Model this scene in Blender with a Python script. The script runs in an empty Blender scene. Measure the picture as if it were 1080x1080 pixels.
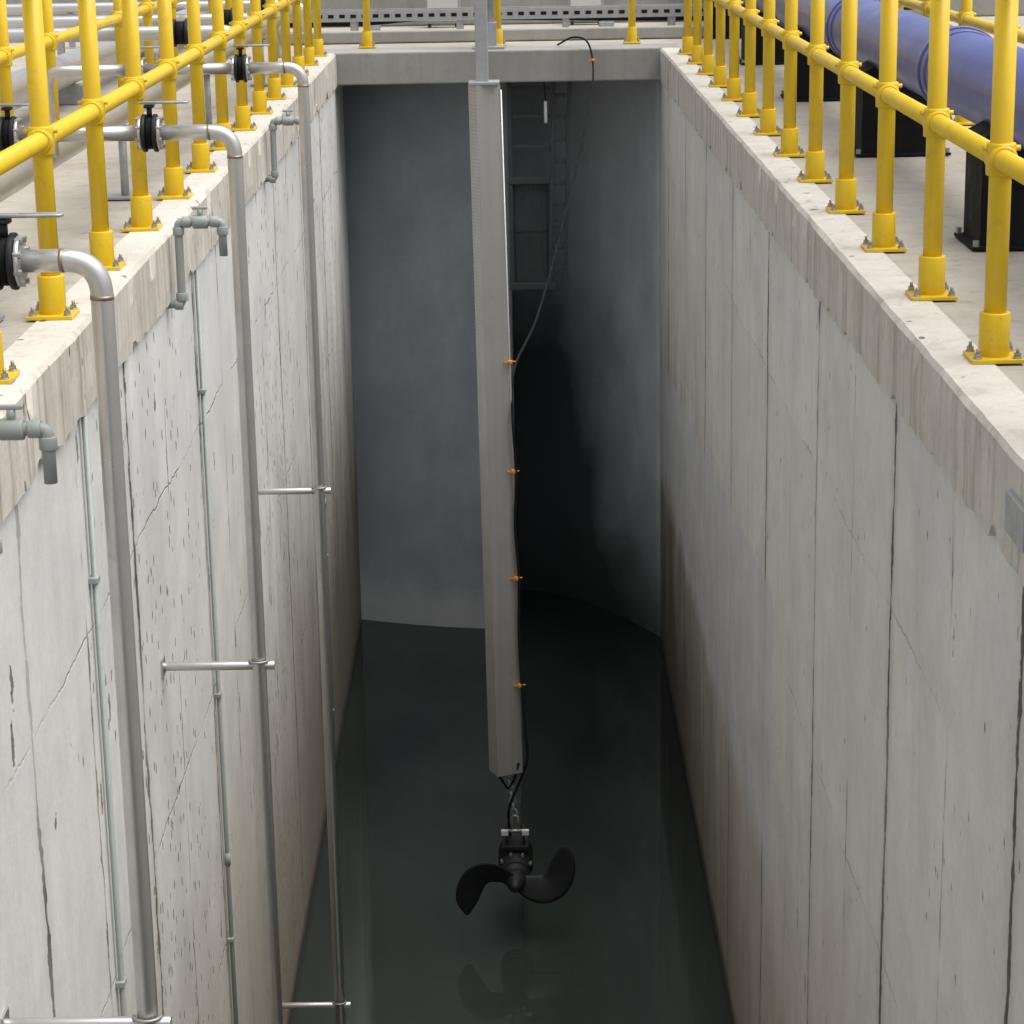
import bpy, bmesh, math, random
from mathutils import Vector, Matrix, noise as mnoise
random.seed(7)
scene = bpy.context.scene
COL = scene.collection
WATER_Z = -5.17
def xl(y): return -1.315 - 0.0115*y      # face of the left wall
XR = 1.15                                # face of the right wall
YB = 19.3                                # front of the end beam

# ------------------------------------------------------------------ node helpers
class NT:
    def __init__(s, name):
        s.m = bpy.data.materials.new(name); s.m.use_nodes = True
        s.t = s.m.node_tree; s.t.nodes.clear()
        s.out = s.t.nodes.new('ShaderNodeOutputMaterial')
        s.bsdf = s.t.nodes.new('ShaderNodeBsdfPrincipled')
        s.t.links.new(s.bsdf.outputs[0], s.out.inputs[0])
        s.geo = s.t.nodes.new('ShaderNodeNewGeometry')
        s.pos = s.geo.outputs['Position']
    def put(s, sock, v):
        if isinstance(v, bpy.types.NodeSocket): s.t.links.new(v, sock)
        elif isinstance(v, (tuple, list)):
            sock.default_value = tuple(v) if len(v) == len(sock.default_value) else tuple(v)+(1,)
        else: sock.default_value = v
    def node(s, typ, ins=None, **props):
        n = s.t.nodes.new(typ)
        for k, v in props.items(): setattr(n, k, v)
        for k, v in (ins or {}).items(): s.put(n.inputs[k], v)
        return n
    def math(s, op, a, b=0.0, c=None):
        i = {0: a, 1: b}
        if c is not None: i[2] = c
        return s.node('ShaderNodeMath', i, operation=op).outputs[0]
    def mix(s, f, a, b, mode='MIX'):
        return s.node('ShaderNodeMix', {0: f, 6: a, 7: b}, data_type='RGBA', blend_type=mode).outputs[2]
    def noise(s, vec, scale, detail=4, rough=.55):
        return s.node('ShaderNodeTexNoise', {'Vector': vec, 'Scale': scale, 'Detail': detail, 'Roughness': rough}).outputs[0]
    def rng(s, v, a, b, c=0.0, d=1.0):
        return s.node('ShaderNodeMapRange', {0: v, 1: a, 2: b, 3: c, 4: d}).outputs[0]
    def scl(s, vec, x, y, z):
        return s.node('ShaderNodeVectorMath', {0: vec, 1: (x, y, z)}, operation='MULTIPLY').outputs[0]
    def bump(s, h, strength, dist):
        return s.node('ShaderNodeBump', {'Height': h, 'Strength': strength, 'Distance': dist}).outputs[0]
    def base(s, **k):
        for a, v in k.items(): s.put(s.bsdf.inputs[a.replace('_', ' ')], v)

def concrete(name, ca, cb, seam=None, pocks=0.0, wet=False, patch=False, streak=.35,
             streakcol=(.13, .11, .08), speck=0.0, painted_shade=None, bumpd=.006, foot=False, blot=.24, fstreak=.25, cool=0, wetup=0.0):
    n = NT(name)
    pos = n.pos
    sep = n.node('ShaderNodeSeparateXYZ', {0: pos})
    x, y, z = sep.outputs
    mid = n.noise(pos, 2.6, 6, .68); fine = n.noise(pos, 38, 3, .7); low = n.noise(pos, .8, 4, .6)
    col = n.mix(n.rng(low, .35, .65), ca, cb)
    if cool:
        cz = n.rng(n.noise(n.scl(pos, 1, .8, 1.1), 1.0, 5, .68), .50, .60, 0, cool)
        col = n.mix(cz, col, (.58, .59, .60))
    col = n.mix(n.rng(mid, .35, .75, .0, blot), col, (ca[0]*.5, ca[1]*.49, ca[2]*.46))
    col = n.mix(n.rng(fine, .45, .75, 0, .16), col, (ca[0]*.45, ca[1]*.45, ca[2]*.44))
    h = n.math('ADD', n.math('MULTIPLY', mid, .5), n.math('MULTIPLY', fine, .25))
    if streak > 0:
        st = n.noise(n.scl(pos, 5.5, 5.5, .5), 1.0, 5, .65)
        st2 = n.noise(n.scl(pos, 26, 26, .9), 1.0, 2, .6)
        f = n.math('ADD', n.rng(st, .5, .72, 0, streak), n.rng(st2, .52, .75, 0, streak*fstreak))
        nz_ = n.node('ShaderNodeSeparateXYZ', {0: n.geo.outputs['True Normal']}).outputs[2]
        f = n.math('MULTIPLY', f, n.rng(n.math('ABSOLUTE', nz_), .3, .8, 1, .12))
        col = n.mix(f, col, streakcol)
    if seam:
        off, sp, minor = seam
        rag = n.noise(pos, 14, 3, .7)
        wob = n.math('ADD', n.math('MULTIPLY', n.math('SUBTRACT', n.noise(pos, 1.1, 3, .6), .5), .11),
                     n.math('MULTIPLY', n.math('SUBTRACT', rag, .5), .034))
        yy = n.math('ADD', y, wob); zz = n.math('ADD', z, wob)
        wid = n.rng(n.noise(n.scl(pos, 6, 6, 5), 1.0, 3, .7), .42, .72, 0, .030)
        def dist(v, o, s):
            fr = n.math('FRACT', n.math('ADD', n.math('DIVIDE', n.math('SUBTRACT', v, o), s), .5+50))
            return n.math('MULTIPLY', n.math('ABSOLUTE', n.math('SUBTRACT', fr, .5)), s)
        gate = n.rng(n.noise(n.scl(pos, 2, 2, .8), 1.0, 2), .35, .54, .4, 1)
        gate2 = n.rng(n.noise(n.scl(pos, 2, 1.1, 2), 1.3, 2), .44, .60, .04, minor)
        d1 = n.math('SUBTRACT', dist(yy, off, sp), wid)
        d2 = n.math('SUBTRACT', dist(yy, off+sp*.47, sp), n.math('MULTIPLY', wid, .6))
        s1 = n.math('MULTIPLY', n.rng(d1, .003, .012, 1, 0), gate)
        s2 = n.math('MULTIPLY', n.rng(d2, .001, .007, 1, 0), gate2)
        s3 = n.math('MULTIPLY', n.rng(dist(zz, -.95, 1.22), .001, .007, .7, 0), gate2)
        sm = n.math('MAXIMUM', n.math('MAXIMUM', s1, s2), s3)
        fy = n.math('FLOOR', n.math('ADD', n.math('DIVIDE', n.math('SUBTRACT', yy, off), sp), 50))
        fz = n.math('FLOOR', n.math('ADD', n.math('DIVIDE', n.math('SUBTRACT', zz, -.95), 1.22), 50))
        cv = n.node('ShaderNodeCombineXYZ', {0: fy, 1: fz})
        wn = n.node('ShaderNodeTexWhiteNoise', {0: cv.outputs[0]}, noise_dimensions='3D').outputs[0]
        col = n.mix(n.rng(wn, 0, 1, 0, .20), col, (ca[0]*.58, ca[1]*.55, ca[2]*.48))
        halo = n.math('MULTIPLY', n.rng(dist(yy, off, sp), .0, .12, .30, 0), gate)
        col = n.mix(halo, col, (.34, .31, .25))
        col = n.mix(n.math('MULTIPLY', sm, .92), col, (.05, .046, .038))
        h = n.math('SUBTRACT', h, n.math('MULTIPLY', sm, 1.2))
    if pocks > 0:
        nz = n.math('MULTIPLY', n.math('SUBTRACT', n.noise(pos, 30, 2), .5), .28)
        cl = n.rng(n.noise(n.scl(pos, 1, 1, .7), 1.1, 3, .6), .38, .62, .45, 1.4)
        v = n.node('ShaderNodeTexVoronoi', {'Vector': n.scl(pos, 6, 6, 2.0), 'Scale': 1.0, 'Randomness': 1.0})
        dd = n.math('ADD', v.outputs['Distance'], nz)
        cr = n.node('ShaderNodeSeparateColor', {0: v.outputs['Color']}).outputs[0]
        pk = n.math('MULTIPLY', n.rng(dd, .075, .125, 1, 0), n.math('LESS_THAN', cr, n.math('MULTIPLY', cl, pocks)))
        v2 = n.node('ShaderNodeTexVoronoi', {'Vector': n.scl(pos, 19, 19, 9), 'Scale': 1.0, 'Randomness': 1.0})
        cr2 = n.node('ShaderNodeSeparateColor', {0: v2.outputs['Color']}).outputs[0]
        pk2 = n.math('MULTIPLY', n.rng(n.math('ADD', v2.outputs['Distance'], nz), .14, .23, 1, 0), n.math('LESS_THAN', cr2, n.math('MULTIPLY', cl, pocks*.5)))
        pk = n.math('MAXIMUM', pk, pk2)
        col = n.mix(n.math('MULTIPLY', pk, .85), col, (.10, .09, .07))
        h = n.math('SUBTRACT', h, n.math('MULTIPLY', pk, 1.0))
    if wet:
        wz = n.math('ADD', z, n.math('MULTIPLY', n.noise(n.scl(pos, 1, 1, .3), 1.8, 5, .65), 3.0))
        w = n.rng(wz, WATER_Z+1.1+wetup, WATER_Z+4.4+wetup, .80, 0)
        col = n.mix(w, col, (.35, .27, .165))
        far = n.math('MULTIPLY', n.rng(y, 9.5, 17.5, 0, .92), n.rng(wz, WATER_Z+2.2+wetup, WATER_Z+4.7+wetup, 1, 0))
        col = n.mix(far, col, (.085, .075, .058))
    if patch:   # trowelled repair render
        wob = n.math('MULTIPLY', n.math('SUBTRACT', n.noise(pos, 1.6, 5), .5), .5)
        a = n.rng(n.math('ADD', y, n.math('MULTIPLY', wob, .5)), 10.5, 10.58)
        top = n.math('SUBTRACT', n.math('ADD', n.math('MULTIPLY', y, -.075), -1.15), n.math('MULTIPLY', wob, .4))
        bot = n.math('ADD', n.math('MULTIPLY', y, -.02), n.math('ADD', -3.35, n.math('MULTIPLY', wob, 1.2)))
        b = n.rng(n.math('SUBTRACT', top, z), .0, .05)
        c = n.rng(n.math('SUBTRACT', z, bot), .0, .2)
        pm = n.math('MULTIPLY', n.math('MULTIPLY', a, b), c)
        pc = n.mix(n.rng(mid, .3, .7), (.64, .645, .67), (.48, .487, .51))
        col = n.mix(n.math('MULTIPLY', pm, .88), col, pc)
    if speck > 0:
        sp_ = n.rng(n.noise(pos, 9, 5, .8), .52, .70, 0, speck)
        col = n.mix(sp_, col, (.20, .175, .135))
    if wet:
        w2 = n.rng(n.math('ADD', z, n.math('MULTIPLY', n.noise(pos, 2.5, 3), .12)), WATER_Z+.10, WATER_Z+.22, .85, 0)
        col = n.mix(w2, col, (.02, .021, .017))
    if foot:
        fb = n.rng(n.math('ADD', z, n.math('MULTIPLY', mid, .3)), WATER_Z+.38, WATER_Z+.56, .6, 0)
        col = n.mix(fb, col, (.50, .51, .50))
        dp = n.rng(n.noise(n.scl(pos, 1.2, 1.2, .6), 1.0, 4, .55), .50, .64, 0, .32)
        col = n.mix(dp, col, (.15, .165, .18))
    if painted_shade:   # shadow painted into the curved wall's colour, deepest at the waterline
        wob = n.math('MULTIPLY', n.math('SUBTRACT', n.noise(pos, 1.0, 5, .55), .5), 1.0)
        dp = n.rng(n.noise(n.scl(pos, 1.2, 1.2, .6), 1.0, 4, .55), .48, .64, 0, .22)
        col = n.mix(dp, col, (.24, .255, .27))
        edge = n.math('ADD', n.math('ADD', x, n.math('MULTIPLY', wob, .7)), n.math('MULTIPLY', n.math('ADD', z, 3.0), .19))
        f1 = n.rng(edge, painted_shade[0]-.38, painted_shade[0]+.28, 1, 0)
        f2 = n.rng(n.math('ADD', z, wob), painted_shade[1]-1.0, painted_shade[1]+.7, 1, 0)
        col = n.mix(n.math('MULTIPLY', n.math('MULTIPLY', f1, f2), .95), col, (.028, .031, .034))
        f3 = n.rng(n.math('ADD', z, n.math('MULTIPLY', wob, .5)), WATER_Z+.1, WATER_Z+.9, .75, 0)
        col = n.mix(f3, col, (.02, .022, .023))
    n.base(Base_Color=col, Roughness=.88, Normal=n.bump(h, .8, bumpd))
    return n.m

def simple(name, c, rough=.5, metal=0.0, var=.25, scale=8, dirt=None, bump=0.0, coat=0.0, ribs=0, spec=.5):
    n = NT(name)
    tc = n.node('ShaderNodeTexCoord').outputs['Object']
    a = n.noise(tc, scale, 4, .65)
    col = n.mix(n.rng(a, .3, .7, 0, var), c, tuple(v*.45 for v in c))
    if dirt:
        d = n.noise(n.pos, 14, 4, .75)
        col = n.mix(n.rng(d, .58, .72, 0, dirt[1]), col, dirt[0])
    n.base(Base_Color=col, Roughness=n.rng(a, .3, .7, rough*.8, min(1, rough*1.25)), Metallic=metal, Coat_Weight=coat, Specular_IOR_Level=spec)
    if bump: n.base(Normal=n.bump(n.noise(tc, scale*6, 3), .6, bump))
    if ribs:
        sx = n.node('ShaderNodeSeparateXYZ', {0: tc}).outputs
        sn = n.math('SINE', n.math('MULTIPLY', sx[2], 2*math.pi/ribs))
        br = n.noise(n.scl(tc, 34, 34, .5), 1.0, 2)
        gx_ = n.rng(sx[0], -.06, -.03, 1, 0)
        col = n.mix(n.math('MULTIPLY', n.rng(sn, .2, 1, 0, .35), gx_), col, tuple(v*.4 for v in c))
        col = n.mix(n.rng(br, .4, .7, 0, .25), col, tuple(v*.55 for v in c))
        n.base(Base_Color=col)
    return n.m

M = {}
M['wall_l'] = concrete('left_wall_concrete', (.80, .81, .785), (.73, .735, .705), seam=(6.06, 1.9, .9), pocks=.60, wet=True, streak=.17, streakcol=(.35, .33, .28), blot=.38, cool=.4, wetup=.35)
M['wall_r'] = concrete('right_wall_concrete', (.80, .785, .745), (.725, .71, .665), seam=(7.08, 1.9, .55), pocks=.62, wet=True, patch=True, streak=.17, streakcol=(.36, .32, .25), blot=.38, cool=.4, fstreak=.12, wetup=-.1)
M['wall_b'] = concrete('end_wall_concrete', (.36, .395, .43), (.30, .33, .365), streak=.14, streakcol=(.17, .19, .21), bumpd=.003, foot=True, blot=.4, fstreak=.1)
M['wall_c'] = concrete('curved_wall_concrete', (.60, .635, .67), (.52, .55, .585), streak=.14, streakcol=(.30, .32, .345), painted_shade=(.76, -1.75), bumpd=.003, blot=.35, fstreak=.1)
M['coping'] = concrete('coping_concrete', (.66, .625, .56), (.60, .565, .50), streak=.62, streakcol=(.27, .215, .15), speck=.35, pocks=.3, fstreak=1.0, blot=.35)
M['deck'] = concrete('deck_concrete', (.475, .44, .375), (.40, .37, .315), streak=0, speck=.6, bumpd=.004, blot=.42)
M['beam'] = concrete('beam_concrete', (.36, .36, .335), (.28, .28, .26), streak=.35, speck=.35)
M['yellow'] = simple('yellow_paint', (.76, .51, .012), .38, var=.2, scale=5, dirt=((.35, .25, .08), .4))
M['steel'] = simple('stainless_steel', (.63, .625, .61), .33, .78, var=.28, scale=5, dirt=((.42, .40, .36), .3))
M['weld'] = simple('weld_tint', (.34, .27, .20), .45, .7)
M['galv'] = simple('galvanised_steel', (.45, .46, .47), .5, .6, var=.4, scale=14)
M['darksteel'] = simple('weathered_dark_steel', (.045, .049, .053), .6, .2, var=.4, scale=6)
M['panel'] = simple('grey_screen_panel', (.06, .064, .068), .6, .2, var=.4, scale=4)
M['pole'] = simple('dull_galvanised_pole', (.50, .50, .485), .40, .55, var=.28, scale=2.5, dirt=((.30, .29, .27), .35), ribs=.021)
M['pvc'] = simple('grey_pvc', (.32, .35, .33), .45, var=.15, dirt=((.2, .195, .17), .3))
M['black'] = simple('black_rubber', (.010, .010, .011), .8, var=.3, spec=.2)
M['iron'] = simple('black_cast_iron', (.012, .013, .015), .55, .0, var=.3, scale=12, bump=.001, spec=.35)
M['blue'] = simple('blue_pipe_plastic', (.075, .095, .285), .33, var=.12, scale=3, dirt=((.16, .17, .25), .25))
M['orange'] = simple('orange_tie', (.70, .27, .02), .5, var=.1)
M['white'] = simple('white_plastic', (.6, .6, .57), .5, var=.1)
M['bolt'] = simple('bolt_steel', (.4, .39, .36), .45, .7)

n = NT('murky_water')
wv = n.noise(n.scl(n.pos, 1, .5, 1), 1.6, 3, .5)
film = n.noise(n.scl(n.pos, 1, .5, 1), .7, 3, .5)
yv = n.node('ShaderNodeSeparateXYZ', {0: n.pos}).outputs[1]
film_shade = n.math('ADD', n.rng(film, .35, .65, 0, .25), n.rng(yv, 17, 11.5, 0, .75))  # film mottling, plus dark reflection of the shaded end painted into far water
n.base(Base_Color=n.mix(film_shade, (.008, .010, .010), (.042, .052, .044)), Roughness=.015, IOR=1.42,
       Normal=n.bump(wv, .07, .03))
M['water'] = n.m

# ------------------------------------------------------------------ mesh helpers
def fillet(pts, r, k=7):
    pts = [Vector(p) for p in pts]; out = [pts[0]]
    for i in range(1, len(pts)-1):
        a, b, c = pts[i-1], pts[i], pts[i+1]
        d1 = (a-b).normalized(); d2 = (c-b).normalized()
        rr = min(r, (a-b).length*.49, (c-b).length*.49)
        p, q = b+d1*rr, b+d2*rr
        for j in range(k+1):
            t = j/k
            out.append(p*(1-t)**2 + b*2*t*(1-t) + q*t**2)
    out.append(pts[-1]); return out
def catmull(pts, k=8):
    P = [Vector(p) for p in pts]; P = [P[0]*2-P[1]]+P+[P[-1]*2-P[-2]]; out = []
    for i in range(1, len(P)-2):
        for j in range(k):
            t = j/k; a, b, c, d = P[i-1:i+3]
            out.append(.5*((2*b)+(c-a)*t+(2*a-5*b+4*c-d)*t*t+(3*b-a-3*c+d)*t**3))
    out.append(P[-2]); return out

class B:
    def __init__(s): s.bm = bmesh.new(); s.mats = []
    def mi(s, m):
        if m not in s.mats: s.mats.append(m)
        return s.mats.index(m)
    def box(s, c, size, m, rot=None, bev=0.0):
        r = bmesh.ops.create_cube(s.bm, size=1.0)
        vs = r['verts']
        M4 = Matrix.Translation(Vector(c)) @ (rot.to_4x4() if rot else Matrix.Identity(4)) @ Matrix.Diagonal((*size, 1))
        bmesh.ops.transform(s.bm, matrix=M4, verts=vs)
        fs = set(f for v in vs for f in v.link_faces)
        idx = s.mi(m)
        for f in fs: f.material_index = idx
        if bev:
            es = list(set(e for v in vs for e in v.link_edges))
            rr = bmesh.ops.bevel(s.bm, geom=es, offset=bev, segments=2, affect='EDGES', profile=.5)
            for f in rr['faces']: f.material_index = idx
    def tube(s, pts, r, m, seg=14, caps=True, closed=False):
        pts = [Vector(p) for p in pts]; idx = s.mi(m)
        rad = r if isinstance(r, (list, tuple)) else [r]*len(pts)
        t0 = (pts[1]-pts[0]).normalized()
        up = Vector((0, 0, 1)) if abs(t0.z) < .9 else Vector((1, 0, 0))
        nrm = (up - t0*up.dot(t0)).normalized(); rings = []
        for i, p in enumerate(pts):
            if i == 0: t = t0
            elif i == len(pts)-1: t = (pts[i]-pts[i-1]).normalized()
            else: t = (pts[i+1]-pts[i-1]).normalized()
            nrm = (nrm - t*nrm.dot(t)).normalized(); bn = t.cross(nrm)
            rings.append([s.bm.verts.new(p+(nrm*math.cos(2*math.pi*k/seg)+bn*math.sin(2*math.pi*k/seg))*rad[i]) for k in range(seg)])
        for a, b in zip(rings, rings[1:]):
            for k in range(seg):
                f = s.bm.faces.new((a[k], a[(k+1) % seg], b[(k+1) % seg], b[k])); f.material_index = idx; f.smooth = seg > 6
        if caps:
            f = s.bm.faces.new(rings[0][::-1]); f.material_index = idx
            f = s.bm.faces.new(rings[-1]); f.material_index = idx
    def cyl(s, p0, p1, r, m, seg=18, bev=0.0):
        p0, p1 = Vector(p0), Vector(p1)
        if bev:
            d = (p1-p0).normalized()
            s.tube([p0, p0+d*bev*.3, p0+d*bev, p1-d*bev, p1-d*bev*.3, p1], [r-bev, r-bev*.3, r, r, r-bev*.3, r-bev], m, seg)
        else: s.tube([p0, p1], r, m, seg)
    def done(s, name, origin=(0, 0, 0), parent=None):
        o = Vector(origin)
        bmesh.ops.recalc_face_normals(s.bm, faces=s.bm.faces[:])
        for v in s.bm.verts: v.co -= o
        me = bpy.data.meshes.new(name); s.bm.to_mesh(me); s.bm.free()
        for m in s.mats: me.materials.append(m)
        ob = bpy.data.objects.new(name, me); COL.objects.link(ob)
        ob.location = o
        if parent is not None: setpar(ob, parent)
        return ob
def wloc(o):
    v = Vector(o.location)
    while o.parent: o = o.parent; v = v + Vector(o.location)
    return v
def setpar(ob, parent):
    w = Vector(ob.location); ob.parent = parent; ob.location = w - wloc(parent)
def empty(name, loc):
    e = bpy.data.objects.new(name, None); e.empty_display_size = .1; e.location = loc; COL.objects.link(e); return e
def tag(o, label=None, cat=None, group=None, kind=None):
    if label: o['label'] = label
    if cat: o['category'] = cat
    if group: o['group'] = group
    if kind: o['kind'] = kind
def mesh(name, verts, faces, mat, smooth=False, parent=None):
    me = bpy.data.meshes.new(name); me.from_pydata(verts, [], faces); me.update()
    me.materials.append(mat); ob = bpy.data.objects.new(name, me); COL.objects.link(ob)
    if smooth:
        for p in me.polygons: p.use_smooth = True
    return ob

# ------------------------------------------------------------------ setting
Y0, Y1 = -9.0, YB
G = 300
def gx(y): return xl(y)-.05
vs = [(-G, -G, 0), (G, -G, 0), (G, G, 0), (-G, G, 0),
      (gx(Y0), Y0, 0), (XR+.05, Y0, 0), (XR+.05, Y1+.3, 0), (gx(Y1), Y1+.3, 0)]
fs = [(0, 1, 5, 4), (1, 2, 6, 5), (2, 3, 7, 6), (3, 0, 4, 7)]
g = mesh('ground', vs, fs, M['deck']); tag(g, 'broad weathered beige concrete deck around the channel', 'ground', kind='structure')
w = mesh('water', [(-3, Y0, WATER_Z), (3, Y0, WATER_Z), (3, 22, WATER_Z), (-3, 22, WATER_Z)], [(0, 1, 2, 3)], M['water'])
tag(w, 'still dark green murky water at the channel bottom', 'water', kind='structure')

def prism(name, quad, z0, z1, mat):
    v = [(x, y, z0) for x, y in quad]+[(x, y, z1) for x, y in quad]; k = len(quad)
    f = [tuple(range(k))[::-1], tuple(range(k, 2*k))]+[(i, (i+1) % k, (i+1) % k+k, i+k) for i in range(k)]
    return mesh(name, v, f, mat)
o = prism('channel_wall', [(xl(Y0), Y0), (xl(Y1+1.6), Y1+1.6), (xl(Y1+1.6)-.35, Y1+1.6), (xl(Y0)-.35, Y0)], -6.2, -.02, M['wall_l'])
tag(o, 'tall pale pitted cast concrete wall with form joints, carrying pipes', 'wall')
o = prism('channel_wall', [(XR, Y0), (XR+.35, Y0), (XR+.35, Y1+.3), (XR, Y1+.3)], -6.2, -.02, M['wall_r'])
tag(o, 'tall beige pitted concrete wall with smooth trowelled repair patch', 'wall')

def coping(xf, side, y0, y1):
    step = .04; k = int((y1-y0)/step); v = []; f = []
    prof = [(0, -.262), (0, -.20), (0, -.10), (0, -.012), (.012, .004), (.07, .006), (.16, .005), (.16, -.262)]
    P = len(prof)
    for i in range(k+1):
        y = y0+step*i
        for j, (d, z) in enumerate(prof):
            nx = mnoise.noise(Vector((y*2.1, j*3.3, side*7)))*.004+mnoise.noise(Vector((y*9, j*5.1, side)))*.003
            nz = 0
            if j == 0:
                c = mnoise.noise(Vector((y*4.5, 11, side*2)))
                nz = mnoise.noise(Vector((y*3, 1.7, side*3)))*.007+mnoise.noise(Vector((y*11.3, 4, side)))*.018
                if c > .25: nz += (c-.25)*.16
            if j in (3, 4):
                c = mnoise.noise(Vector((y*5.5, 9, side*5)))
                if c > .2: nz -= (c-.2)*.06; nx += (c-.2)*.07
            if j >= 6: nx = nz = 0
            v.append((xf(y)+side*(d+nx-.02), y, z+nz))
    for i in range(k):
        for j in range(P):
            a = i*P+j; b = i*P+(j+1) % P
            f.append((a, b, b+P, a+P))
    f += [tuple(range(P)), tuple(range(k*P, k*P+P))[::-1]]
    ob = mesh('coping', v, f, M['coping']); bm = bmesh.new(); bm.from_mesh(ob.data)
    bmesh.ops.recalc_face_normals(bm, faces=bm.faces[:]); bm.to_mesh(ob.data); bm.free()
    return ob
o = coping(xl, -1, Y0, YB-.01); tag(o, 'rough pale concrete edge strip above the pipe-bearing wall', 'coping')
o = coping(lambda y: XR, 1, Y0, YB-.01); tag(o, 'chipped brown-streaked concrete edge strip of the channel', 'coping')

b = B(); b.box((( xl(YB)+XR)/2, YB+.25, -.125), (XR-xl(YB)+.3, .5, .262), M['beam'], bev=.012)
o = b.done('end_beam', ((xl(YB)+XR)/2, YB+.25, -.25)); tag(o, 'grey concrete beam spanning the end of the channel', 'beam')

def wallstrip(name, pts, back, mat):
    k = len(pts)
    v = [(x, y, -6.2) for x, y in pts]+[(x, y, -.02) for x, y in pts]
    f = [(i, i+1, i+1+k, i+k) for i in range(k-1)]
    q = len(v); a, e = pts[0], pts[-1]
    v += [(a[0], back, -6.2), (a[0], back, -.02), (e[0], back, -6.2), (e[0], back, -.02)]
    f += [(q, 0, k, q+1), (k-1, q+2, q+3, 2*k-1), (q+2, q, q+1, q+3)]
    ob = mesh(name, v, f, mat)
    for p in ob.data.polygons[:k-1]: p.use_smooth = True
    return ob
xa = xl(YB+1)-.1
pts = [(xa+(-.12-xa)*i/20, YB+1.05-.38*math.sin(math.pi*.5*i/20)) for i in range(21)]
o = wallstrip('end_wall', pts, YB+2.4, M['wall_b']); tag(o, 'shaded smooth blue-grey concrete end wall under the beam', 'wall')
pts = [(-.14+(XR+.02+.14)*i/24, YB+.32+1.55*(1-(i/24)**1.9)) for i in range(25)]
o = wallstrip('curved_end_wall', pts, YB+3.0, M['wall_c']); tag(o, 'curved grey concrete wall with large shadow painted into its colour', 'wall')

# ------------------------------------------------------------------ railings
PR = .031
def mk_post():
    b = B(); b.cyl((0, 0, .02), (0, 0, 1.12), PR, M['yellow'], 18); p = b.done('post')
    b = B()
    b.box((0, 0, .008), (.145, .145, .012), M['yellow'], bev=.002)
    b.cyl((0, 0, .012), (0, 0, .135), .043, M['yellow'], 20, bev=.003)
    for sx in (-1, 1):
        for sy in (-1, 1):
            b.cyl((sx*.055, sy*.055, .012), (sx*.055, sy*.055, .018), .013, M['bolt'], 10)
            b.cyl((sx*.055, sy*.055, .018), (sx*.055, sy*.055, .029), .010, M['bolt'], 6)
            b.cyl((sx*.055, sy*.055, .029), (sx*.055, sy*.055, .042), .005, M['bolt'], 8)
    bp = b.done('base_plate')
    b = B()
    b.cyl((0, 0, -.045), (0, 0, .045), .041, M['yellow'], 18, bev=.006)
    b.cyl((0, -.045, 0), (0, .045, 0), .040, M['yellow'], 18, bev=.006)
    for s in (-1, 1):
        b.cyl((s*.03, 0, .03), (s*.052, 0, .03), .008, M['yellow'], 8)
    cl = b.done('clamp')
    return p, bp, cl
P0 = mk_post()
def railing(pts, label, rails=(.56, 1.08), lo=None, hi=None):
    root = empty('railing', (pts[0][0], pts[0][1], 0))
    ang = math.atan2(-(pts[-1][0]-pts[0][0]), pts[-1][1]-pts[0][1])
    for (x, y) in pts:
        p = P0[0].copy(); COL.objects.link(p); p.location = (x, y, 0); setpar(p, root)
        q = P0[1].copy(); COL.objects.link(q); q.location = (x, y, 0.004); setpar(q, p); q.rotation_euler.z = ang
        for h in rails:
            c = P0[2].copy(); COL.objects.link(c); c.location = (x, y, h); setpar(c, p); c.rotation_euler.z = ang
    d = (Vector(pts[-1])-Vector(pts[0])).normalized()
    a = Vector(pts[0])-d*(lo or .1); e = Vector(pts[-1])+d*(hi or .1)
    for h in rails:
        b = B(); b.cyl((a.x, a.y, h), (e.x, e.y, h), PR*.95, M['yellow'], 18)
        b.done('rail', (a.x, a.y, h), root)
    tag(root, label, 'railing', 'yellow tubular railings around the channel'); return root
YR = [6.36+1.012*k for k in range(-3, 13)]
YL = [6.30+.975*k for k in range(-3, 14)]
railing([(1.30, y) for y in YR], 'yellow painted tubular railing along the beige wall edge')
railing([(xl(y)-.10, y) for y in YL], 'yellow painted tubular railing behind the steel drop pipes')
railing([(2.40, 5.9+1.15*k) for k in range(-2, 16)], 'yellow painted tubular railing beyond the blue pipe')
railing([(-2.46, 5.7+1.1*k) for k in range(-2, 16)], 'yellow painted tubular railing beyond the steel header pipe')
railing([(-1.30, YB+.62), (-.20, YB+.62), (.93, YB+.62)], 'yellow tubular railing standing on the end beam')
railing([(-6+1.2*k, 24.0) for k in range(11)], 'yellow tubular railing behind the low wall')
for o in P0: bpy.data.objects.remove(o)

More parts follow.
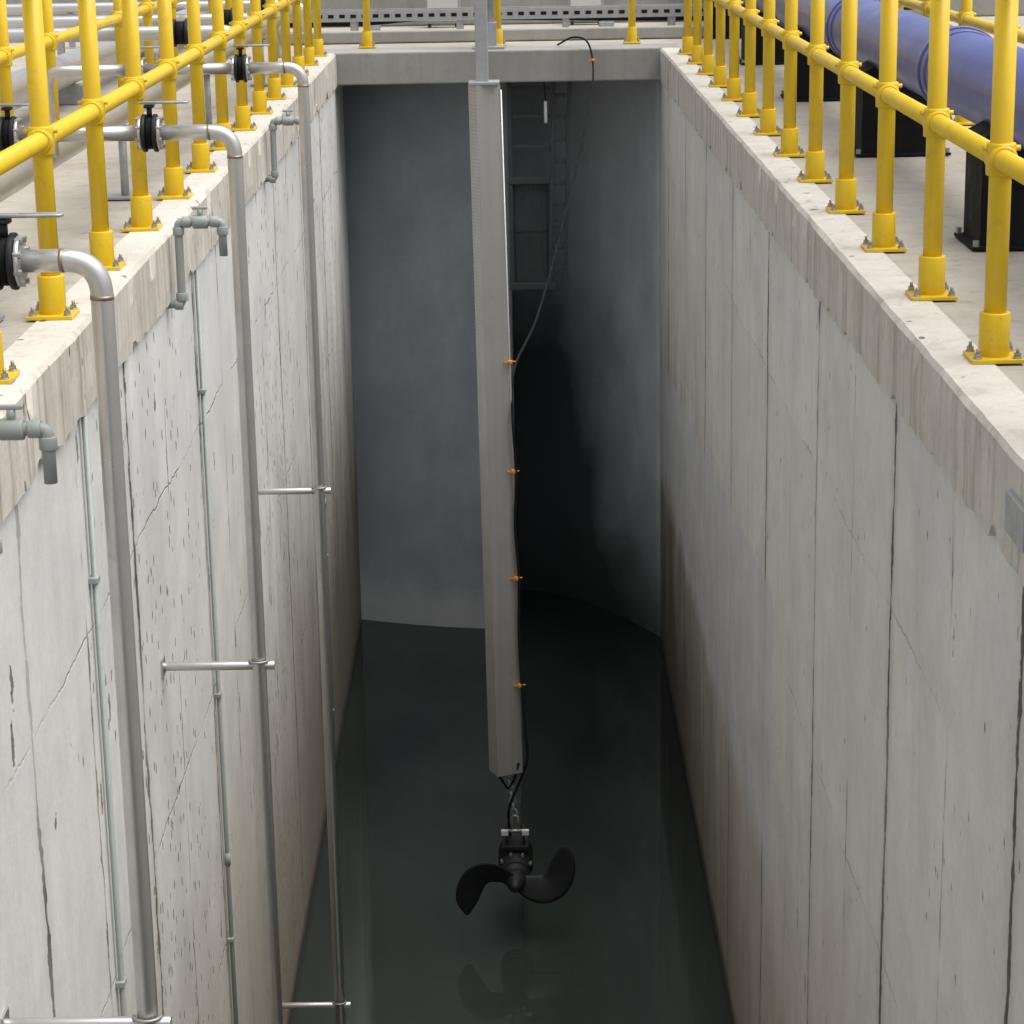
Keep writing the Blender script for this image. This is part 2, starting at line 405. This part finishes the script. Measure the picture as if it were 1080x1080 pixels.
# ------------------------------------------------------------------ blue pipe on supports
PH = .52; PRAD = .165; PX = 1.84
root = empty('blue_pipe', (PX, 2, PH))
b = B(); b.cyl((PX, -6, PH), (PX, 30, PH), PRAD, M['blue'], 40); b.done('pipe_run', (PX, 2, PH), root)
for y in (6.9, 9.9, 12.9, 15.9, 18.9):
    b = B(); b.cyl((PX, y-.10, PH), (PX, y+.10, PH), PRAD+.010, M['blue'], 40, bev=.008)
    b.cyl((PX, y-.018, PH), (PX, y+.018, PH), PRAD+.020, M['blue'], 40, bev=.006)
    b.done('coupling', (PX, y, PH), root)
tag(root, 'long blue plastic pipe with couplings on black supports', 'pipe')
sup0 = None
for y in (5.45, 8.5, 11.5, 14.5, 17.5, 20.5):
    if sup0 is None:
        b = B(); w = .20; steps = 14
        prof = [(-w, 0), (w, 0), (w, PH-.12)]
        for i in range(steps+1):
            a = math.radians(-32-116*i/steps)
            prof.append(((PRAD+.003)*math.cos(a), PH+(PRAD+.003)*math.sin(a)))
        prof.append((-w, PH-.12))
        vf = [b.bm.verts.new((px, -.16, pz+.004)) for px, pz in prof]; vb = [b.bm.verts.new((px, .16, pz+.004)) for px, pz in prof]
        idx = b.mi(M['black']); L = len(prof)
        b.bm.faces.new(vf).material_index = idx; b.bm.faces.new(vb[::-1]).material_index = idx
        for i in range(L): b.bm.faces.new((vf[i], vf[(i+1) % L], vb[(i+1) % L], vb[i])).material_index = idx
        b.box((0, 0, .012), (.46, .38, .012), M['black'], bev=.002)
        for sx in (-1, 1):
            for sy in (-1, 1): b.cyl((sx*.215, sy*.17, .015), (sx*.215, sy*.17, .04), .012, M['bolt'], 6)
        sup0 = b.done('pipe_support'); o = sup0
    else:
        o = sup0.copy(); COL.objects.link(o)
    o.location = (PX, y, 0); tag(o, 'black saddle block carrying the blue pipe on the deck', 'pipe support', 'black supports under the blue pipe')

# ------------------------------------------------------------------ stainless lines over the edge
def valve(parent, x, y, z, name='valve'):
    b = B()
    for s in (-1, 1):
        b.cyl((x+s*.020-.007, y, z), (x+s*.020+.007, y, z), .068, M['iron'], 28, bev=.003)
        b.cyl((x+s*.034-.006, y, z), (x+s*.034+.006, y, z), .060, M['steel'], 24, bev=.002)
        for k in range(8):
            a = k*math.pi/4+.39
            c = (y+.054*math.cos(a), z+.054*math.sin(a))
            b.cyl((x+s*.028, *c), (x+s*.047, *c), .008, M['bolt'], 6)
    b.cyl((x-.014, y, z), (x+.014, y, z), .058, M['black'], 24)
    b.cyl((x, y, z+.05), (x, y, z+.100), .010, M['iron'], 12)
    b.box((x, y, z+.095), (.035, .035, .010), M['iron'], bev=.002)
    v = b.done(name, (x, y, z), parent)
    b = B()
    pts = fillet([(x-.03, y-.014, z+.108), (x+.10, y-.014, z+.108), (x+.14, y-.014, z+.108), (x+.14, y+.014, z+.108), (x-.03, y+.014, z+.108)], .016)
    b.tube(pts, .0045, M['galv'], 8)
    b.box((x, y, z+.108), (.07, .034, .006), M['galv'], bev=.002)
    b.done('lever', (x, y, z+.108), v)
    return v
LINES = [(5.45, -1.004, .222), (8.42, -1.04, .30), (11.50, -1.07, .30)]
LZ = .464; R = .0275
for li, (y, x, vo) in enumerate(LINES):
    root = empty('drop_pipe', (x, y, 0))
    b = B()
    path = fillet([(x-vo+.03, y, LZ), (x, y, LZ), (x, y, -5.6)], .085, 10)
    b.tube(path, R, M['steel'], 20)
    b.cyl((x-.094, y, LZ), (x-.084, y, LZ), R+.0014, M['weld'], 20)
    b.cyl((x, y, LZ-.094), (x, y, LZ-.084), R+.0014, M['weld'], 20)
    b.done('riser', (x, y, LZ), root)
    b = B()
    b.tube([(x-vo-.035, y, LZ), (x-.77, y, LZ)], R, M['steel'], 20)
    b.tube(fillet([(x-.85, y, LZ), (x-1.25, y, LZ), (x-1.25, y, .03)], .08), R, M['steel'], 20)
    b.cyl((x-.655, y, .38), (x-.655, y, LZ), .022, M['steel'], 16)
    b.done('branch_pipe', (x-.4, y, LZ), root)
    valve(root, x-vo, y, LZ); valve(root, x-.81, y, LZ)
    tag(root, 'stainless steel drop pipe with black flanged valve, bent over the edge', 'pipe', 'stainless drop pipes on the wall')
    for z in {0: [-1.52], 1: [-1.56, -4.25], 2: [-1.67, -4.56]}[li]:
        b = B(); xw = xl(y)
        b.cyl((xw, y, z), (x+.06, y, z), .017, M['steel'], 14, bev=.002)
        b.box((xw+.004, y, z), (.008, .07, .07), M['steel'], bev=.002)
        ub = [(x+.036*math.cos(a), y-.034*math.sin(a)-.0, z+.020) for a in [math.pi*k/10 for k in range(11)]]
        b.tube(ub, .005, M['bolt'], 8)
        o = b.done('wall_bracket', (xw, y, z))
        tag(o, 'horizontal stainless tube bracket holding a drop pipe off the wall', 'bracket', 'stainless pipe brackets on the wall')

root = empty('header_pipe', (-1.69, 3, 0))
b = B(); b.cyl((-1.66, -4, .375), (-1.80, 18.5, .375), .05, M['steel'], 26); b.done('pipe_run', (-1.69, 3, .375), root)
for y in (4.2, 7.2, 10.2, 13.2, 16.2):
    b = B(); xx = -1.66-(y+4)*.14/22.5
    b.box((xx, y, .012), (.16, .12, .012), M['galv'], bev=.002); b.cyl((xx, y, .018), (xx, y, .325), .018, M['galv'], 12)
    b.box((xx, y, .318), (.12, .05, .01), M['galv'], bev=.002); b.done('pipe_stand', (xx, y, 0), root)
tag(root, 'stainless steel header pipe running along the deck on small stands', 'pipe')
b = B(); b.cyl((-2.9, -4, .22), (-2.9, 26, .22), .10, M['steel'], 26)
for y in (3, 6, 9, 12, 15, 18, 21): b.box((-2.9, y, .065), (.24, .12, .125), M['galv'], bev=.004)
o = b.done('main_pipe', (-2.9, 3, 0)); tag(o, 'large stainless steel main lying on low blocks', 'pipe')

# ------------------------------------------------------------------ grey plastic outlets
for (y, dx) in ((5.48, -.02), (9.08, 0), (13.15, 0)):
    xw = xl(y); b = B(); zt = .05; z0 = -.275
    path = fillet([(xw+.0, y, z0), (xw+.062, y, z0), (xw+.062, y, zt), (xw+.235+dx, y, zt), (xw+.235+dx, y, zt-.135)], .02, 6)
    b.tube(path, .0165, M['pvc'], 16)
    for c, d in (((xw+.05, y, z0), (1, 0, 0)), ((xw+.062, y, z0+.03), (0, 0, 1)), ((xw+.062, y, zt-.035), (0, 0, 1)), ((xw+.095, y, zt), (1, 0, 0)),
                 ((xw+.205+dx, y, zt), (1, 0, 0)), ((xw+.235+dx, y, zt-.035), (0, 0, 1))):
        c = Vector(c); d = Vector(d)*.016; b.cyl(c-d, c+d, .0225, M['pvc'], 16, bev=.002)
    o = b.done('outlet_pipe', (xw, y, z0))
    b = B(); xv = xw+.15+dx
    b.cyl((xv-.03, y, zt), (xv+.03, y, zt), .027, M['pvc'], 16, bev=.005); b.cyl((xv, y, zt+.02), (xv, y, zt+.05), .011, M['pvc'], 12)
    b.box((xv, y, zt+.055), (.06, .016, .012), M['pvc'], bev=.004)
    b.done('tap', (xv, y, zt), o)
    tag(o, 'grey plastic outlet pipe with tap hooked over the channel edge', 'pipe', 'grey plastic outlet pipes on the wall')
for y in (7.05, 9.9, 16.3):
    xw = xl(y); b = B()
    b.tube([(xw+.018, y, -.27), (xw+.018, y, -5.5)], .0105, M['pvc'], 12)
    for k, z in enumerate([-.8, -2.2, -3.4, -4.6]):
        b.box((xw+.015, y, z), (.032, .045, .022), M['pvc'], bev=.004)
    b.cyl((xw+.018, y, -3.03), (xw+.018, y, -2.97), .014, M['pvc'], 12)
    o = b.done('conduit', (xw, y, -.27)); tag(o, 'thin grey plastic conduit clipped vertically to the wall', 'conduit', 'grey conduits on the wall')

b = B(); b.box((1.165, 5.16, -.085), (.10, .20, .006), M['galv'], bev=.002); b.box((1.118, 5.16, -.13), (.006, .20, .09), M['galv'], bev=.002)
b.box((1.165, 5.16, -.175), (.10, .20, .006), M['galv'], bev=.002)
o = b.done('cable_channel', (1.14, 5.16, -.13)); tag(o, 'short galvanised steel channel fixed to the coping face', 'steel channel')

# ------------------------------------------------------------------ mixer guide pole
YM = 13.8
def px(z): return -.170-(z+4.12)*.0125      # slight lean
root = empty('guide_pole', (px(0), YM, .18))
b = B()
ang = math.radians(24)
def hs_(z): return .086-.010*(z+4.12)/4.3
def corner(z, sx, sy, s=None, ex=0):
    s = (s or 0)+hs_(z)
    v = Vector((sx*(s+ex), sy*s*.8)); c, q = math.cos(ang), math.sin(ang)
    return Vector((px(z)+v.x*c-v.y*q, YM+v.x*q+v.y*c, z))
Z = [-4.12+i*.0717*1 for i in range(61)]
idx = b.mi(M['pole']); prev = None
for z in Z:
    r = [b.bm.verts.new(corner(min(z, .18), sx, sy)) for sx, sy in ((-1, -1), (1, -1), (1, 1), (-1, 1))]
    if prev:
        for k in range(4): b.bm.faces.new((prev[k], prev[(k+1) % 4], r[(k+1) % 4], r[k])).material_index = idx
    else: first = r
    prev = r
b.bm.faces.new(prev).material_index = idx; b.bm.faces.new(first[::-1]).material_index = idx
rotm = Matrix.Rotation(ang, 3, 'Z')
for i in range(130):
    z = -2.95+i*.021
    b.box(corner(z, -1, -1, 0, -.002), (.012, .012, .011), M['pole'], rot=rotm)
b.done('pole_shaft', (px(0), YM, -2), root)
b = B()
for sx, sy in ((1, -1), (1, 1)):
    b.tube([corner(-4.08, sx, sy, .002), corner(.15, sx, sy, .002)], .006, M['pole'], 8)
b.done('edge_strip', (px(0), YM, -2), root)
b = B()
b.box((px(1), YM, 1.60), (.075, .075, 3.0), M['galv'], bev=.006)
b.box((px(.2), YM, .19), (.18, .16, .02), M['galv'], bev=.004)
b.done('lifting_tube', (px(.2), YM, .2), root)
tag(root, 'long dull galvanised square guide pole hanging over the water', 'pole')
root = empty('davit_crane', (-.27, YB+.25, 0))
b = B(); b.box((-.27, YB+.25, .018), (.26, .26, .02), M['galv'], bev=.003); b.box((-.27, YB+.25, .12), (.13, .13, .2), M['galv'], bev=.004)
b.cyl((-.27, YB+.25, .02), (-.27, YB+.25, 3.2), .05, M['galv'], 18); b.done('mast', (-.27, YB+.25, 0), root)
b = B(); b.cyl((-.27, YB+.4, 3.2), (px(1), YM-.2, 3.2), .05, M['galv'], 18); b.cyl((px(1), YM, 3.05), (px(1), YM, 3.2), .03, M['galv'])
b.done('jib', (-.27, YB+.25, 3.2), root)
tag(root, 'galvanised davit crane bolted onto the end beam', 'crane')

# ------------------------------------------------------------------ submersible mixer
HX, HY, HZ = -.120, 13.55, -4.765
root = empty('submersible_mixer', (HX, HY, HZ))
b = B()
b.tube([(HX, HY+.03, HZ), (HX, HY+.06, HZ), (HX, HY+.08, HZ), (HX, HY+.20, HZ), (HX, HY+.22, HZ), (HX, HY+.50, HZ), (HX, HY+.54, HZ), (HX, HY+.56, HZ)],
       [.055, .078, .086, .086, .102, .102, .085, .05], M['iron'], 28)
for yy in (.10, .24, .30, .36, .42, .48): b.cyl((HX, HY+yy-.007, HZ), (HX, HY+yy+.007, HZ), .111 if yy > .2 else .094, M['iron'], 28, bev=.002)
for k in range(8):
    a = k*math.pi/4+.3; c = (HX+.098*math.cos(a), HZ+.098*math.sin(a)); b.cyl((c[0], HY+.19, c[1]), (c[0], HY+.25, c[1]), .010, M['bolt'], 6)
b.done('motor', (HX, HY+.3, HZ), root)
b = B()
b.tube([(HX, HY-.125, HZ), (HX, HY-.12, HZ), (HX, HY-.095, HZ), (HX, HY-.05, HZ), (HX, HY, HZ), (HX, HY+.05, HZ)], [.008, .022, .038, .053, .064, .068], M['iron'], 28)
hub = b.done('hub', (HX, HY, HZ), root)
cl = [(.02, -.01), (.085, -.040), (.150, -.058), (.212, -.050), (.262, -.008), (.293, .060), (.308, .140), (.310, .232)]
wd = [.10, .145, .172, .182, .18, .17, .14, .065]
for sgn in (1, -1):
    b = B(); idx = b.mi(M['iron']); C = catmull([(x, 0, z) for x, z in cl], 5); NN = len(C)
    Wd = catmull([(w_, 0, 0) for w_ in wd], 5); rows = []
    for i, c in enumerate(C):
        t = (C[min(i+1, NN-1)]-C[max(i-1, 0)]).normalized(); nn = Vector((-t.z, 0, t.x))
        wv_ = Wd[i].x; f = i/(NN-1); pitch = .38*(1-f)+.12
        row = []
        for j in range(9):
            s = (j/8-.5)
            th = .007*(1-(2*s)**2)+.0015
            rnd = max(0, (f-.8)/.2)**2*(2*s)**2*.03
            ctr = c-t*rnd+nn*s*wv_*math.cos(pitch)*1.0+Vector((0, s*wv_*math.sin(pitch)*1.1+.02*f, 0))
            row.append((ctr, th))
        rows.append(row)
    F = [[b.bm.verts.new((sgn*p.x+HX, p.y-t_+HY, sgn*p.z+HZ)) for p, t_ in row] for row in rows]
    K = [[b.bm.verts.new((sgn*p.x+HX, p.y+t_+HY, sgn*p.z+HZ)) for p, t_ in row] for row in rows]
    def q(*v):
        f = b.bm.faces.new(v); f.material_index = idx; f.smooth = True
    for i in range(NN-1):
        for j in range(8):
            q(F[i][j], F[i+1][j], F[i+1][j+1], F[i][j+1]); q(K[i][j], K[i][j+1], K[i+1][j+1], K[i+1][j])
        q(F[i][0], K[i][0], K[i+1][0], F[i+1][0]); q(F[i][8], F[i+1][8], K[i+1][8], K[i][8])
    for j in range(8): q(F[0][j], F[0][j+1], K[0][j+1], K[0][j]); q(F[-1][j], K[-1][j], K[-1][j+1], F[-1][j+1])
    b.done('blade', (HX, HY, HZ), root)
b = B()   # bracket above motor
b.box((HX, HY+.30, HZ+.130), (.17, .18, .03), M['iron'], bev=.004)
for s in (-1, 1):
    b.box((HX+s*.055, HY+.30, HZ+.18), (.014, .12, .12), M['iron'], bev=.003)
    b.box((HX+s*.066, HY+.24, HZ+.23), (.045, .03, .035), M['white'], bev=.004)
b.cyl((HX-.09, HY+.3, HZ+.215), (HX+.09, HY+.3, HZ+.215), .012, M['bolt'], 12)
b.tube(fillet([(HX-.02, HY+.3, HZ+.21), (HX-.02, HY+.3, HZ+.32), (HX+.02, HY+.3, HZ+.32), (HX+.02, HY+.3, HZ+.21)], .02), .008, M['bolt'], 8)
b.done('hanging_bracket', (HX, HY+.3, HZ+.2), root)
tag(root, 'black submersible mixer with two swept blades above the water', 'mixer')
b = B(); top = Vector((px(-4.12)+.01, YM, -4.10)); bot = Vector((HX, HY+.3, HZ+.32)); Ln = 8
for i in range(Ln):
    c = top.lerp(bot, (i+.5)/Ln); half = (top-bot).length/Ln*.62; d = (top-bot).normalized()
    side = Vector((1, 0, 0)) if i % 2 else Vector((0, 1, 0))
    pts = [c+d*half*math.cos(a)+side*.018*math.sin(a) for a in [2*math.pi*k/12 for k in range(13)]]
    b.tube(pts, .007, M['galv'], 6, caps=False)
b.tube([top+Vector((-.06, -.06, .06)), top+Vector((-.05, -.05, -.04)), top+Vector((-.0, 0, -.14)), top+Vector((.04, -.03, -.07)), top+Vector((.07, -.04, .05))], .009, M['black'], 8)
o = b.done('chain', top); tag(o, 'short steel chain with sling suspending the mixer', 'chain')
def cx(z): return px(z)+.108
cp = [(.30, YB+.35, .02), (.42, YB+.15, .09), (.53, YB-.02, .07), (.575, YB-.10, -.08), (.56, 18.9, -.30), (.46, 18.2, -.64), (.33, 17.4, -1.0), (.19, 16.4, -1.32), (.06, 15.2, -1.50), (cx(-1.45)+.02, YM+.2, -1.56),
      (cx(-1.8), YM-.05, -1.8), (cx(-2.15)+.012, YM-.05, -2.15), (cx(-2.5)-.004, YM-.05, -2.5), (cx(-2.83)+.01, YM-.05, -2.83), (cx(-3.2), YM-.05, -3.2),
      (cx(-3.53)+.008, YM-.05, -3.53), (cx(-3.8)+.02, YM-.05, -3.8), (cx(-4.0)+.03, YM-.05, -4.0), (cx(-4.1)-.01, YM, -4.16), (HX-.01, YM, -4.30), (HX-.04, YM+.02, -4.42), (HX-.03, HY+.42, HZ+.11)]
b = B(); b.tube(catmull(cp, 8), .0080, M['black'], 10)
o = b.done('power_cable', cp[0]); tag(o, 'black power cable looping from the beam down the pole', 'cable')
ties = [(cx(z)-.005, YM-.05, z) for z in (-1.47, -2.15, -2.83, -3.53)]+[(.575, YB-.10, -.08)]
for c in ties:
    b = B(); c = Vector(c); b.cyl(c-Vector((0, 0, .012)), c+Vector((0, 0, .012)), .015, M['orange'], 12, bev=.003)
    b.box(c+Vector((.022, 0, .004)), (.03, .008, .007), M['orange'], bev=.001); b.box(c-Vector((.022, 0, .0)), (.03, .01, .010), M['orange'], bev=.001)
    o = b.done('cable_tie', c); tag(o, 'orange tie fixing the black cable to the pole' if c.y < 15 else 'orange tie on the black cable beside the beam', 'cable tie', 'orange cable ties on the pole')

# ------------------------------------------------------------------ steel frame hanging at the end wall
root = empty('steel_ladder_frame', (.13, YB+.1, -.3)); yy = YB+.18
b = B()
for x in (.235, .365):
    b.box((x, yy, -1.1), (.030, .07, 1.80), M['darksteel'], rot=Matrix.Rotation(.03, 3, 'Y'), bev=.003)
for i in range(9): b.box((.30, yy, -.38-i*.18), (.12, .04, .034), M['darksteel'], bev=.003)
b.box((.30, yy, -.255), (.18, .08, .03), M['darksteel'], bev=.003)
b.done('ladder', (.3, yy, -.3), root)
b = B()
for z in (-1.08, -1.97): b.box((.06, yy, z), (.38, .06, .055), M['darksteel'], bev=.003)
b.box((-.11, yy, -1.1), (.035, .05, 1.71), M['darksteel'], bev=.003)
for z in (-.32, -.55, -.8): b.box((.06, yy, z), (.34, .03, .03), M['darksteel'], bev=.003)
b.done('frame', (.06, yy, -1.5), root)
b = B()
for i in range(8): b.box((-.07+i*.036, yy+.01, -1.525), (.005, .010, .83), M['darksteel'])
b.box((.06, yy+.025, -1.525), (.31, .006, .83), M['panel']); b.box((.06, yy+.018, -1.5), (.30, .01, .02), M['darksteel'])
b.done('screen_panel', (.06, yy, -1.5), root)
tag(root, 'dark steel ladder frame with screen panel under the beam', 'steel frame')
b = B(); b.cyl((.19, yy-.06, -.42), (.19, yy-.06, -.60), .014, M['white'], 14, bev=.004); b.tube([(.17, yy-.06, -.2), (.185, yy-.06, -.3), (.19, yy-.06, -.42)], .005, M['black'], 8)
o = b.done('level_sensor', (.19, yy-.05, -.42)); tag(o, 'small white cylindrical level sensor on a thin cable', 'sensor')

# ------------------------------------------------------------------ plant beyond the beam
b = B(); b.box((-.2, 21.3, .16), (7.2, .22, .02), M['galv'], bev=.003)
for s in (-1, 1): b.box((-.2, 21.3+s*.11, .20), (7.2, .012, .1), M['galv'], bev=.002)
for i in range(8): b.box((-3.4+i*.95, 21.3, .08), (.06, .2, .15), M['galv'], bev=.003)
for i in range(70): b.box((-3.7+i*.1, 21.183, .20), (.05, .004, .03), M['black'])
for k, dy in enumerate((-.06, -.01, .05)): b.tube(catmull([(-3.7+i*.8, 21.3+dy+.02*math.sin(i*2+k), .185+.006*k) for i in range(10)], 4), .014, M['black'], 8)
o = b.done('cable_tray', (-.2, 21.3, 0)); tag(o, 'galvanised cable tray on short feet across the deck', 'cable tray')
b = B(); b.box((-.1, 20.55, .055), (5.2, .16, .10), M['beam'], bev=.012)
o = b.done('kerb', (-.1, 20.55, 0)); tag(o, 'low rough concrete kerb across the deck', 'kerb')
b = B(); b.box((0, 23.2, .19), (11, .30, .376), M['beam'], bev=.015)
o = b.done('low_wall', (0, 23.2, 0)); tag(o, 'low grey concrete upstand wall across the deck', 'wall')
b = B(); b.tube(fillet([(-3.2, 22.3, .1), (-1.4, 22.2, .1), (-.9, 22.4, .14), (1.4, 22.2, .1), (3.4, 22.5, .1)], .3), .045, M['black'], 16)
for i in range(6): b.box((-2.5+i*1.1, 22.27, .028), (.14, .2, .05), M['galv'], bev=.003)
o = b.done('black_hose', (0, 22.3, 0)); tag(o, 'thick black hose lying across the deck', 'hose')
b = B(); b.cyl((-4, 25.3, .3), (5, 25.3, .3), .11, M['steel'], 24)
for i in range(4): b.box((-3+i*2.2, 25.3, .10), (.2, .2, .2), M['galv'], bev=.004)
o = b.done('transfer_pipe', (0, 25.3, 0)); tag(o, 'horizontal stainless transfer pipe on low blocks', 'pipe')
b = B(); b.box((0, 27.2, .45), (16, .4, .9), M['beam'], bev=.02)
o = b.done('tank_wall', (0, 27.2, 0)); tag(o, 'concrete tank wall closing the deck', 'wall')
for (y, x0, x1, h) in ((14.6, -3.6, -1.75, .46), (17.2, -4.2, -1.78, .40), (20.6, -5, -1.9, .34)):
    b = B(); b.tube(fillet([(x1, y, h-.28), (x1, y, h), (x0, y, h), (x0, y, .02)], .1), .045, M['steel'], 18)
    for s in (.3, .38): b.cyl((x1-s, y, h), (x1-s-.02, y, h), .085, M['iron'], 22, bev=.003)
    b.cyl((x1-.32, y, h), (x1-.38, y, h), .07, M['black'], 22)
    for k in (.35, .75): xx = x0+(x1-x0)*k; b.box((xx, y, (h-.04)/2), (.05, .05, h-.06), M['galv'], bev=.003)
    o = b.done('cross_pipe', (x1, y, 0)); tag(o, 'stainless cross pipe with black flanges on short legs', 'pipe', 'cross pipes on the deck')
for (x, y) in ((-.75, 22.75), (.62, 22.8)):
    b = B(); b.box((x, y, .17), (.34, .16, .26), M['galv'], bev=.008); b.box((x, y-.083, .17), (.29, .006, .21), M['white'], bev=.002)
    for s in (-1, 1): b.box((x+s*.13, y, .03), (.03, .12, .05), M['darksteel'])
    b.cyl((x+.1, y-.09, .17), (x+.1, y-.1, .17), .012, M['black'], 10)
    o = b.done('junction_box', (x, y, 0)); tag(o, 'small grey junction box standing on the deck', 'junction box', 'junction boxes on the deck')

# ------------------------------------------------------------------ light
az = math.radians(105); el = math.radians(68)     # bright overcast
sd = Vector((math.sin(az)*math.cos(el), math.cos(az)*math.cos(el), math.sin(el)))
sun = bpy.data.lights.new('sun', 'SUN'); sun.energy = 2.7; sun.angle = math.radians(60); sun.color = (1, .975, .94)
so = bpy.data.objects.new('sun', sun); COL.objects.link(so); so.rotation_euler = (-sd).to_track_quat('-Z', 'Y').to_euler(); so.location = (0, 0, 20)
wd_ = bpy.data.worlds.new('World'); scene.world = wd_; wd_.use_nodes = True
t = wd_.node_tree; bg = t.nodes['Background']
sky = t.nodes.new('ShaderNodeTexSky'); sky.sky_type = 'NISHITA'; sky.sun_disc = False; sky.sun_elevation = el; sky.sun_rotation = az
sky.dust_density = 4; sky.air_density = 1.0
hs = t.nodes.new('ShaderNodeHueSaturation'); hs.inputs['Saturation'].default_value = .35; hs.inputs['Value'].default_value = 1.28
t.links.new(sky.outputs[0], hs.inputs['Color']); t.links.new(hs.outputs[0], bg.inputs[0]); bg.inputs[1].default_value = .15
scene.view_settings.view_transform = 'Standard'; scene.view_settings.look = 'None'; scene.view_settings.exposure = 0

# ------------------------------------------------------------------ camera
th = math.radians(15.08); ph = math.radians(.43); rl = math.radians(1.0)
fw = Vector((-math.sin(ph)*math.cos(th), math.cos(ph)*math.cos(th), -math.sin(th)))
r0 = Vector((math.cos(ph), math.sin(ph), 0)); u0 = r0.cross(fw)
rt = r0*math.cos(rl)-u0*math.sin(rl); up = u0*math.cos(rl)+r0*math.sin(rl)
cam = bpy.data.cameras.new('camera'); cam.lens = 36*2450/1080; cam.sensor_width = 36; cam.clip_end = 1000; cam.clip_start = .05
co = bpy.data.objects.new('camera', cam); COL.objects.link(co)
co.matrix_world = Matrix(((rt.x, up.x, -fw.x, 0), (rt.y, up.y, -fw.y, 0), (rt.z, up.z, -fw.z, 1.3), (0, 0, 0, 1)))
scene.camera = co
